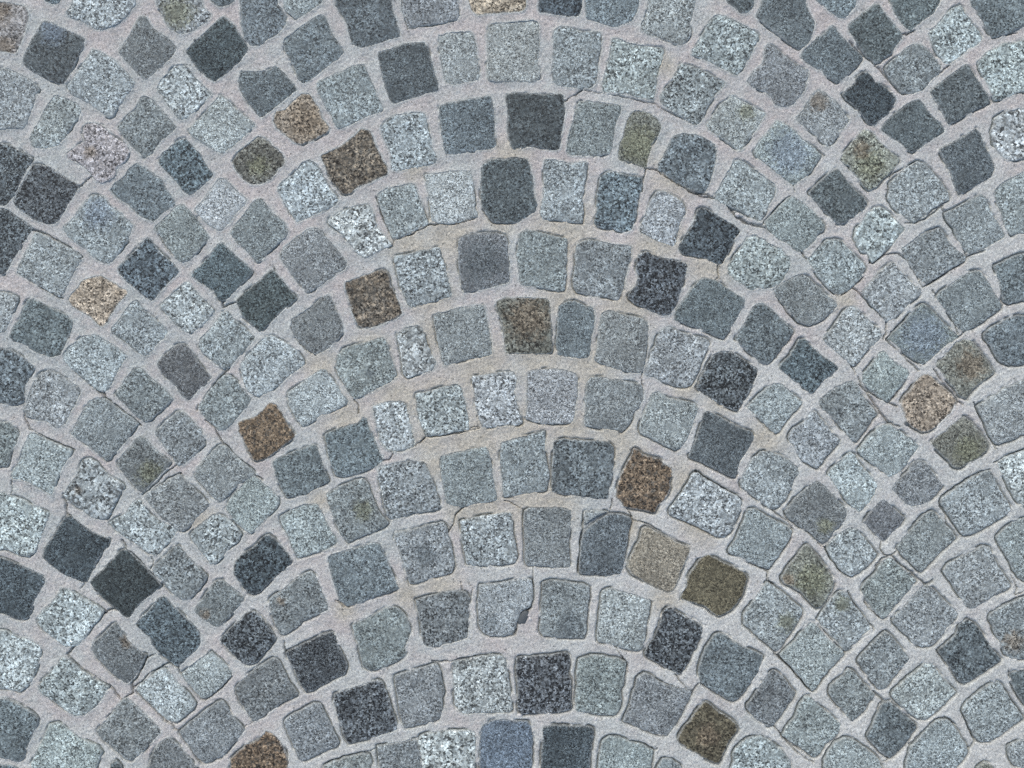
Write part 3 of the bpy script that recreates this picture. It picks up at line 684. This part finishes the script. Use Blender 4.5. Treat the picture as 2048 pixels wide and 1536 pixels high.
    L.new(c, bsdf.inputs["Base Color"])
    rough = mth(nt, 'MULTIPLY_ADD', sep.outputs[2], .25, .62)
    L.new(rough, bsdf.inputs["Roughness"])
    bsdf.inputs["Specular IOR Level"].default_value = .35
    b1 = nd(nt, "ShaderNodeBump")
    b1.inputs["Strength"].default_value = .55
    b1.inputs["Distance"].default_value = .0012
    hgt = mth(nt, 'ADD', mth(nt, 'MULTIPLY', fine.outputs[0], .8), mth(nt, 'MULTIPLY', patch.outputs[0], 1.2))
    L.new(hgt, b1.inputs["Height"])
    L.new(b1.outputs[0], bsdf.inputs["Normal"])
    return m

GRANITE = {g: granite("granite_" + {'f': 'fine', 'm': 'medium', 'c': 'coarse', 'C': 'very_coarse', 's': 'spotted'}[g], s) for g, s in GRAIN.items()}
RUSTY = {g: granite("rusty_granite_" + g, GRAIN[g], True, True) for g in 'mc'}
GRANITE_FAR = granite("granite_around", .003, False)

def mortar_material():
    m = bpy.data.materials.new("mortar")
    m.use_nodes = True
    nt = m.node_tree
    L = nt.links
    bsdf = nt.nodes["Principled BSDF"]
    tc = nd(nt, "ShaderNodeTexCoord")
    P = tc.outputs["Object"]
    def noise(scale, detail=3, rough=.6):
        n = nd(nt, "ShaderNodeTexNoise")
        n.inputs["Scale"].default_value = scale
        n.inputs["Detail"].default_value = detail
        n.inputs["Roughness"].default_value = rough
        L.new(P, n.inputs["Vector"])
        return n.outputs[0]
    a = nd(nt, "ShaderNodeAttribute", attribute_name="pink")
    sandy = nd(nt, "ShaderNodeAttribute", attribute_name="sand")
    pk = mth(nt, 'ADD', a.outputs["Fac"], mth(nt, 'MULTIPLY', mth(nt, 'SUBTRACT', noise(70, 4), .5), 1.2), clamp=True)
    pl = nd(nt, "ShaderNodeAttribute", attribute_name="pale")
    c = mix(nt, pk, mix(nt, pl.outputs["Fac"], albedo((174, 180, 185)), albedo((191, 194, 198))), albedo((183, 179, 183)))
    sd_ = mth(nt, 'ADD', sandy.outputs["Fac"], mth(nt, 'MULTIPLY', mth(nt, 'SUBTRACT', noise(60, 4), .5), .7))
    sd_ = mth(nt, 'MULTIPLY', mth(nt, 'SUBTRACT', sd_, .10), 1.0, clamp=True)
    c = mix(nt, sd_, c, albedo((180, 177, 172)))
    grain = ramp(nt, noise(480, 4, .85), [(.30, .40), (.5, 1.0), (.70, 1.6)])
    blot = ramp(nt, noise(38, 4), [(.3, .88), (.7, 1.10)])
    # a few dark sand grains
    v = nd(nt, "ShaderNodeTexVoronoi", feature='F1')
    v.inputs["Scale"].default_value = 170
    L.new(P, v.inputs["Vector"])
    sep = nd(nt, "ShaderNodeSeparateColor")
    L.new(v.outputs["Color"], sep.inputs[0])
    dot = mth(nt, 'MULTIPLY', mth(nt, 'LESS_THAN', v.outputs["Distance"], .28), mth(nt, 'LESS_THAN', sep.outputs[0], .06))
    grit = ramp(nt, noise(260, 3, .7), [(.3, .74), (.7, 1.26)])
    f = mth(nt, 'MULTIPLY', mth(nt, 'MULTIPLY', mth(nt, 'MULTIPLY', grain, grit), blot), mth(nt, 'MULTIPLY_ADD', dot, -.45, 1.0))
    gap_shade = nd(nt, "ShaderNodeAttribute", attribute_name="gap_shade")
    f = mth(nt, 'MULTIPLY', f, mth(nt, 'MULTIPLY_ADD', gap_shade.outputs["Fac"], -.62, 1.0))  # shade of gaps and cracks multiplied into the mortar colour
    gf = nd(nt, "ShaderNodeCombineColor")
    for i in range(3):
        L.new(f, gf.inputs[i])
    L.new(mix(nt, 1.0, c, gf.outputs[0], 'MULTIPLY'), bsdf.inputs["Base Color"])
    bsdf.inputs["Roughness"].default_value = .92
    bsdf.inputs["Specular IOR Level"].default_value = .2
    b = nd(nt, "ShaderNodeBump")
    b.inputs["Strength"].default_value = .5
    b.inputs["Distance"].default_value = .001
    L.new(mth(nt, 'ADD', noise(520, 3, .75), mth(nt, 'MULTIPLY', noise(150, 3), 1.2)), b.inputs["Height"])
    L.new(b.outputs[0], bsdf.inputs["Normal"])
    return m
MORTAR = mortar_material()

# ------------------------------------------------------------------ outlines of the stones
def smooth_outline(a, n, rough, seed, grow=0.0):
    c = a.mean(0)
    q = a - c
    a = a[np.argsort(np.arctan2(q[:, 1], q[:, 0]))]
    # one corner cutting pass, mild, then resample evenly
    b = np.roll(a, -1, 0)
    p = np.empty((2 * len(a), 2))
    p[0::2] = a * .95 + b * .05
    p[1::2] = a * .05 + b * .95
    seg = np.linalg.norm(np.roll(p, -1, 0) - p, axis=1)
    t = np.concatenate([[0], np.cumsum(seg)])
    pc = np.vstack([p, p[:1]])
    u = np.linspace(0, t[-1], n, endpoint=False)
    r = np.stack([np.interp(u, t, pc[:, 0]), np.interp(u, t, pc[:, 1])], 1)
    # chipped, uneven edge
    d = r - r.mean(0)
    ln = np.linalg.norm(d, axis=1, keepdims=True)
    g = np.random.default_rng(seed)
    w = (fbm(r[:, 0], r[:, 1], 14, seed % 4) - .5) * .8 * rough + (vnoise(r[:, 0], r[:, 1], 4.5, 4) - .5) * rough * .9
    th = np.arctan2(d[:, 1], d[:, 0])            # setts are four-cornered: keep the corners from being rounded away
    f4 = np.sum((ln[:, 0] - ln.mean()) * np.exp(-4j * th))
    w = w + 1.0 * np.clip(np.cos(4 * th + np.angle(f4)), 0, 1) ** 2
    for _ in range(g.integers(0, 2)):            # a knocked-off bit of edge here and there
        k = g.integers(0, n)
        away = np.minimum(np.abs(np.arange(n) - k), n - np.abs(np.arange(n) - k)) * (t[-1] / n)
        w = w - g.uniform(1.5, 4.5) * np.clip(1.2 - away / g.uniform(5, 12), 0, 1)
    return r + d / ln * (w[:, None] + grow)

stones = []
for i, line in enumerate(SURVEY.strip().splitlines()):
    t, a = parse(line)
    # stones the frame cuts go on beyond it at their natural size
    w, h = np.ptp(a[:, 0]), np.ptp(a[:, 1])
    if a[:, 0].min() < -4 and w < 108: a[a[:, 0] < -4, 0] = a[:, 0].max() - 112
    if a[:, 0].max() > 2056 and w < 108: a[a[:, 0] > 2056, 0] = a[:, 0].min() + 112
    if a[:, 1].min() < -4 and h < 108: a[a[:, 1] < -4, 1] = a[:, 1].max() - 112
    if a[:, 1].max() > 1545 and h < 108: a[a[:, 1] > 1545, 1] = a[:, 1].min() + 112
    o = smooth_outline(a, 92, 2.8, i, .9)
    stones.append((t, o))

# ------------------------------------------------------------------ mortar bed: one uneven sheet, fine where the picture looks, coarse beyond
STEP = 1.7
def axis(lo, hi):
    fine = np.arange(lo - 90, hi + 90, STEP)
    far = np.array([40, 100, 180, 300, 500, 900, 1600, 3000, 7000, 16000, 40000.0])
    return np.concatenate([(lo - 90 - far)[::-1], fine, fine[-1] + far])
gx, gy = axis(0, 2048), axis(0, 1536)
NX, NY = len(gx), len(gy)
X, Y = np.meshgrid(gx, gy)                      # [row, column]
dist = np.full(X.shape, 60.0)

def poly_distance(px, py, o):
    """signed distance to outline, outside positive"""
    best = np.full(px.shape, 1e9)
    inside = np.zeros(px.shape, bool)
    for k in range(len(o)):
        ax, ay = o[k]
        bx, by = o[(k + 1) % len(o)]
        ex, ey = bx - ax, by - ay
        tt = np.clip(((px - ax) * ex + (py - ay) * ey) / (ex * ex + ey * ey + 1e-9), 0, 1)
        d = (px - ax - tt * ex) ** 2 + (py - ay - tt * ey) ** 2
        np.minimum(best, d, out=best)
        inside ^= ((ay > py) != (by > py)) & (px < ex * (py - ay) / (ey if ey else 1e-9) + ax)
    d = np.sqrt(best)
    return np.where(inside, -d, d)

for t, o in stones:
    i0, i1 = np.searchsorted(gx, [o[:, 0].min() - 18, o[:, 0].max() + 18])
    j0, j1 = np.searchsorted(gy, [o[:, 1].min() - 18, o[:, 1].max() + 18])
    if i1 <= i0 or j1 <= j0:
        continue
    w = (slice(j0, j1), slice(i0, i1))
    d = poly_distance(X[w], Y[w], o[::2])
    dist[w] = np.minimum(dist[w], d)

crack = np.zeros(X.shape)                       # open cracks and gaps traced from the picture
for line in CRACKS.strip().splitlines():
    t, a = parse(line)
    wd = float(t[1]) * .30
    # wander a little between the traced points
    pts = [a[0]]
    for p, q in zip(a[:-1], a[1:]):
        for f in (.25, .5, .75, 1.0):
            pts.append(p + (q - p) * f + (rng.normal(0, 1.0, 2) if f < 1 else 0))
    pts = np.array(pts)
    i0, i1 = np.searchsorted(gx, [pts[:, 0].min() - 14, pts[:, 0].max() + 14])
    j0, j1 = np.searchsorted(gy, [pts[:, 1].min() - 14, pts[:, 1].max() + 14])
    if i1 <= i0 or j1 <= j0:
        continue
    w = (slice(j0, j1), slice(i0, i1))
    best = np.full(X[w].shape, 1e9)
    for p, q in zip(pts[:-1], pts[1:]):
        e = q - p
        tt = np.clip(((X[w] - p[0]) * e[0] + (Y[w] - p[1]) * e[1]) / (e @ e + 1e-9), 0, 1)
        np.minimum(best, np.hypot(X[w] - p[0] - tt * e[0], Y[w] - p[1] - tt * e[1]), out=best)
    wv = wd * np.clip(2.4 * fbm(X[w], Y[w], 26, 2, 3) - .35, 0, 1.8)
    crack[w] = np.maximum(crack[w], np.clip(1.35 - best / (wv + .4), 0, 1) * np.clip(wv * 1.6, 0, 1))

mm = .001
Z = (fbm(X, Y, 90, 0) - .5) * 2.6 + (fbm(X, Y, 16, 1) - .5) * 1.4 + (fbm(X, Y, 5, 2, 2) - .5) * 1.6 + .1
# joints are slightly hollow in the middle and rise to the stones
Z -= np.clip(dist, 0, 14) / 14 * .8
# shrinkage gap along the stone edge, open in some stretches and closed in others; more of it lower right
openness = fbm(X, Y, 36, 3, 3) + .22 * (X / 2048 * .8 + Y / 1536 * 1.2 - 1.0)
gap = np.clip((openness - .485) * 8, 0, 1)
Z += np.clip((X * .6 + Y * .6 - 1000) / 700, 0, 1) * np.clip(dist / 9, 0, 1) * 1.6
LR = np.clip((X * .5 + Y * .7 - 800) / 700, 0, 1)
Z -= gap * (5.0 + 2.5 * LR) * np.clip(1.15 - np.abs(dist - .5) / (2.4 + 1.3 * LR), 0, 1)
Z += .6 * (1 - gap) * np.clip(1 - np.abs(dist) / 4, 0, 1)
Z -= crack * 8.0
Z = np.where(dist < -1.5, np.minimum(Z, -6 - (-dist - 1.5) * 3), Z)
edge = np.clip(np.minimum(np.minimum(X + 88, 2136 - X), np.minimum(Y + 88, 1624 - Y)) / 50, 0, 1)
Z = np.where(dist < -1.5, Z, Z * edge - .8 * (1 - edge))

pink = np.clip(fbm(X, Y, 80, 4, 3) * 1.9 - .62 + .25 * (1 - Y / 1100) - .42 * np.clip((X * .6 + Y * .5 - 1150) / 500, 0, 1), 0, 1) * np.clip(dist / 5, 0, 1)
pale = np.clip(fbm(X, Y, 110, 5, 3) * 1.4 - .7 + 1.15 * np.clip(X / 2048 * .6 + Y / 1536 * .55 - .25, 0, 1), 0, 1)
sand = np.zeros(X.shape)
for bx, by, br in SAND:
    sand = np.maximum(sand, np.clip(1.25 - np.hypot(X - bx, Y - by) / br, 0, 1))
gap_shade = np.clip(crack * .55 + gap * (.32 + .22 * LR) * np.clip(1 - np.abs(dist - .3) / (2.2 + LR), 0, 1), 0, 1)  # painted shade: darkens the mortar inside cracks and along open stone edges

keep = (dist[:-1, :-1] > -9) | (dist[1:, 1:] > -9)
idx = np.arange(NX * NY).reshape(NY, NX)
quads = np.stack([idx[1:, :-1][keep], idx[1:, 1:][keep], idx[:-1, 1:][keep], idx[:-1, :-1][keep]], 1)
used = np.zeros(NX * NY, bool)
used[quads.ravel()] = True
remap = np.cumsum(used) - 1
quads = remap[quads]
co = np.stack([(X - 1024) * S, (768 - Y) * S, Z * mm], -1).reshape(-1, 3)[used]
me = bpy.data.meshes.new("mortar")
me.vertices.add(len(co))
me.vertices.foreach_set("co", co.ravel())
me.loops.add(quads.size)
me.loops.foreach_set("vertex_index", quads.ravel())
me.polygons.add(len(quads))
me.polygons.foreach_set("loop_start", np.arange(0, quads.size, 4))
me.polygons.foreach_set("use_smooth", np.ones(len(quads), bool))
me.update(calc_edges=True)
for nm, arr in (("pink", pink), ("sand", sand), ("gap_shade", gap_shade), ("pale", pale)):
    at = me.attributes.new(nm, 'FLOAT', 'POINT')
    at.data.foreach_set("value", arr.ravel()[used])
me.materials.append(MORTAR)

pavement = bpy.data.objects.new("pavement", None)
pavement.empty_display_size = .2
col.objects.link(pavement)
pavement["kind"] = "structure"
pavement["label"] = "granite cobblestone pavement laid in fan arcs with pale grey mortar joints"
bed = bpy.data.objects.new("mortar", me)
bed.parent = pavement
col.objects.link(bed)

# ------------------------------------------------------------------ stones
def stone_mesh(name, o, seed, hmax):
    """o: outline round its centre, metres, counter-clockwise; worn top with broken arrises and a buried body"""
    g = np.random.default_rng(seed)
    n = len(o)
    tilt = g.normal(0, .010, 2)
    ph = g.uniform(0, 100, 2)
    R = np.linalg.norm(o, axis=1, keepdims=True)
    out = o / R
    rings = []
    edge_n = (fbm(o[:, 0] / S + ph[0] * 9, o[:, 1] / S, 15, seed % 5) - .5) * 2
    for inset, z, amp in ((-.2, -22, 0), (0.0, -3.5, .4), (.35, -.9, 1.0), (1.3, .12, .8), (4.0, .5, .7), (.30, 1.01, .8), (.58, 1.05, .8), (.82, 1.06, .6)):
        if 0 < inset < 1 and z > 1:
            p = o * (1 - inset)
        else:
            p = o - out * (inset * mm + (edge_n[:, None] * .5 * mm if inset > .5 else 0))
        zz = np.full(n, z) * 1.0
        if amp:
            zz = zz + amp * edge_n * (.9 if z < .5 else .3)
            zz = zz + amp * (fbm(p[:, 0] / S + ph[0] * 20, p[:, 1] / S + ph[1] * 20, 34, (seed + 2) % 5) - .5) * 2.6
            zz = zz + (p @ tilt) * 700 * min(1, amp) + hmax
        rings.append(np.column_stack([p, zz * mm]))
    v = np.vstack(rings + [[[0, 0, (1.2 + hmax) * mm]]])
    faces = []
    nr = len(rings)
    for r in range(nr - 1):
        for k in range(n):
            a, b = r * n + k, r * n + (k + 1) % n
            faces.append((a, b, b + n, a + n))
    top = nr * n
    for k in range(n):
        faces.append(((nr - 1) * n + k, (nr - 1) * n + (k + 1) % n, top))
    m = bpy.data.meshes.new(name)
    m.from_pydata(v.tolist(), [], faces)
    m.polygons.foreach_set("use_smooth", np.ones(len(faces), bool))
    at = m.attributes.new("rim", 'FLOAT', 'POINT')
    at.data.foreach_set("value", np.concatenate([np.repeat([1, 1, .8, .62, .30, 0, 0, 0], n), [0]]))
    return m

for i, (t, o) in enumerate(stones):
    code = t[1]
    p = np.column_stack([(o[:, 0] - 1024) * S, (768 - o[:, 1]) * S])[::-1]
    c = p.mean(0)
    q = p - c
    g = np.random.default_rng(100 + i)
    m = stone_mesh("cobblestone", q, i, g.normal(.35, .4))
    s = bpy.data.objects.new("cobblestone", m)
    s.location = (c[0], c[1], 0)
    s.parent = pavement
    col.objects.link(s)
    m.materials.append(RUSTY[code[2]] if code[0] in 'nN' else GRANITE[code[2]])
    val = GREY[int(code[1])] + g.normal(0, 3.5)
    cool = np.array((.975, 1.0, 1.02)) if code[0] in 'gk' and code[1] in '1234' else 1.0
    rgb = albedo(np.clip(val * np.array(TINT[code[0]]) * cool * (1 + g.normal(0, .004, 3)), 20, 235))
    s.color = (*[float(x) for x in rgb], SPECK[code[0]] * (1.0 + .12 * (code[2] in 'cC') + .1 * (code[2] == 's')))
    rad = np.linalg.norm(q, axis=1).mean()
    for k, st in zip("ab", (t[2:] + [None, None])[:2]):
        if st:
            kind, pos = st.split('@')
            dx, dy, rr = (float(x) for x in pos.split(','))
            s["stain_place_" + k] = [dx * rad, -dy * rad, rr * rad]
            s["stain_color_" + k] = [float(x) for x in albedo(STAIN[kind])]
        else:
            s["stain_place_" + k] = [9.0, 9.0, .0001]
            s["stain_color_" + k] = [.2, .2, .2]
    if code[0] in KIND:
        s["label"] = KIND[code[0]] + " granite cobblestone"
    elif code[:2] in ('k1', 'k2', 'K2', 'T1'):
        s["label"] = "nearly black granite cobblestone"
    elif code[0] == 'W' and code[1] in '789':
        s["label"] = "white granite cobblestone with dark specks"

# ------------------------------------------------------------------ the same fan pattern going on beyond the picture: one joined part
cent = np.array([o.mean(0) for _, o in stones])
fv, ff, fc = [], [], []
nv = 0
PITCH, ROW, RAD = 1440.0, 143.0, 690.0
CX = 1052.0
places = []
taken = [tuple(c) for c in cent]
def room(x, y, r):
    t = np.array(taken)
    return np.hypot(t[:, 0] - x, t[:, 1] - y).min() >= r
for fan in range(-3, 4):
    x0 = CX + fan * PITCH
    for row in range(-26, 32):
        yc = row * ROW + 40 + RAD
        for k in range(-13, 14):
            th = (k + .5 * (row % 2)) * 122.0 / RAD
            x, y = x0 + RAD * math.sin(th), yc - RAD * math.cos(th)
            if abs(x - x0) > PITCH / 2 - 20 or abs(th) > 1.45 or (-45 < x < 2093 and -45 < y < 1581) or abs(x - 1024) > 3600 or abs(y - 768) > 3000:
                continue
            if room(x, y, 106):
                taken.append((x, y))
                places.append((x, y, th))
for q in range(16000):                           # odd gaps get a stone too, closest packing next to the surveyed field
    near = q > 4000
    x, y = 1024 + rng.uniform(-1, 1) * (1400 if near else 3600), 768 + rng.uniform(-1, 1) * (1150 if near else 3000)
    if not (-58 < x < 2106 and -58 < y < 1594) and room(x, y, 101 if near else 112):
        taken.append((x, y))
        places.append((x, y, rng.uniform(.4, 1.1)))
for x, y, th in places:
    sx, sy = rng.uniform(44, 55), rng.uniform(48, 55)
    ca, sa = math.cos(th + rng.normal(0, .05)), math.sin(th)
    base = np.array([(-sx, -sy), (-sx * .3, -sy * 1.05), (sx * .4, -sy * 1.02), (sx, -sy), (sx * 1.05, 0), (sx, sy), (sx * .2, sy * 1.05), (-sx, sy), (-sx * 1.04, .1 * sy)]) + rng.normal(0, 2.5, (9, 2))
    o = base @ np.array([[ca, sa], [-sa, ca]]) + (x, y)
    o = smooth_outline(o, 14, 2.5, int(rng.integers(0, 9999)))
    p = np.column_stack([(o[:, 0] - 1024) * S, (768 - o[:, 1]) * S])[::-1]
    c = p.mean(0)
    n = len(p)
    h = rng.normal(.6, .5)
    for sc, z in ((1.0, -12), (1.0, -2.8), (.93, .2), (.5, .9)):
        fv.append(np.column_stack([c + (p - c) * sc, np.full(n, (z + h) * mm) + rng.normal(0, .25 * mm, n)]))
    fv.append(np.array([[c[0], c[1], (1.0 + h) * mm]]))
    for r in range(3):
        for j in range(n):
            a, b = nv + r * n + j, nv + r * n + (j + 1) % n
            ff.append((a, b, b + n, a + n))
    for j in range(n):
        ff.append((nv + 3 * n + j, nv + 3 * n + (j + 1) % n, nv + 4 * n))
    key = str(rng.choice(list("ggggggwwwWWkkKbno")))
    rgb = albedo(np.clip({'k': 92, 'K': 86, 'n': 100, 'o': 115, 'W': 162}.get(key, rng.uniform(105, 168)) * np.array(TINT[key]), 20, 235))
    fc.append(np.tile([*rgb, 1.0], (4 * n + 1, 1)))
    nv += 4 * n + 1
m = bpy.data.meshes.new("cobblestones_around")
m.from_pydata(np.vstack(fv).tolist(), [], ff)
m.polygons.foreach_set("use_smooth", np.ones(len(ff), bool))
ca_ = m.color_attributes.new("stone_color", 'FLOAT_COLOR', 'POINT')
ca_.data.foreach_set("color", np.vstack(fc).ravel())
m.materials.append(GRANITE_FAR)
around = bpy.data.objects.new("surrounding_cobblestones", m)
around["kind"] = "stuff"
around["label"] = "more cobblestones of the same fan pattern around the picture"
around.parent = pavement
col.objects.link(around)

# ------------------------------------------------------------------ small loose things lying in the joints
def pebble_material(name, rgb):
    mt = bpy.data.materials.new(name)
    mt.use_nodes = True
    nt = mt.node_tree
    b = nt.nodes["Principled BSDF"]
    tc = nd(nt, "ShaderNodeTexCoord")
    n = nd(nt, "ShaderNodeTexNoise")
    n.inputs["Scale"].default_value = 700
    n.inputs["Detail"].default_value = 4
    nt.links.new(tc.outputs["Object"], n.inputs["Vector"])
    a = albedo(rgb)
    nt.links.new(mix(nt, ramp(nt, n.outputs[0], [(.3, 0), (.7, 1)]), a * .6, np.minimum(a * 1.2, .8)), b.inputs["Base Color"])
    b.inputs["Roughness"].default_value = .7
    return mt
PALE, DARK = pebble_material("pale_pebble", (205, 210, 212)), pebble_material("dark_chip", (88, 95, 102))

def pebble(name, x, y, rx, ry, rot, h, z, mat, seed):
    g = np.random.default_rng(seed)
    nseg, vs, fs = 12, [], []
    jit = 1 + g.normal(0, .12, nseg)
    for q, zz in ((.75, -.6), (1.0, -.05), (.85, .5), (.45, .9)):
        for k in range(nseg):
            a = 2 * math.pi * k / nseg
            px, py = math.cos(a) * rx * q * jit[k], math.sin(a) * ry * q * jit[k]
            vs.append(((px * math.cos(rot) - py * math.sin(rot)) * S, (px * math.sin(rot) + py * math.cos(rot)) * S, (zz + g.normal(0, .06)) * h * mm))
    vs.append((0, 0, h * mm))
    for r in range(3):
        for k in range(nseg):
            a, b = r * nseg + k, r * nseg + (k + 1) % nseg
            fs.append((a, b, b + nseg, a + nseg))
    for k in range(nseg):
        fs.append((3 * nseg + k, 3 * nseg + (k + 1) % nseg, 4 * nseg))
    fs.append(tuple(range(nseg))[::-1])
    m = bpy.data.meshes.new(name)
    m.from_pydata(vs, [], fs)
    m.polygons.foreach_set("use_smooth", np.ones(len(fs), bool))
    m.materials.append(mat)
    o = bpy.data.objects.new(name, m)
    o.location = ((x - 1024) * S, (768 - y) * S, z * mm)
    col.objects.link(o)
    return o

for x, y, rx, ry, rot, nm, mat, lab in LOOSE:
    o = pebble(nm, x, y, rx, ry, rot, 3.2, -1.5, PALE if mat == 'p' else DARK, int(x))
    o["label"] = lab
    o["category"] = "pebble" if nm == "pebble" else "stone chip"
    o["group"] = "loose pebbles and chips in the joints"
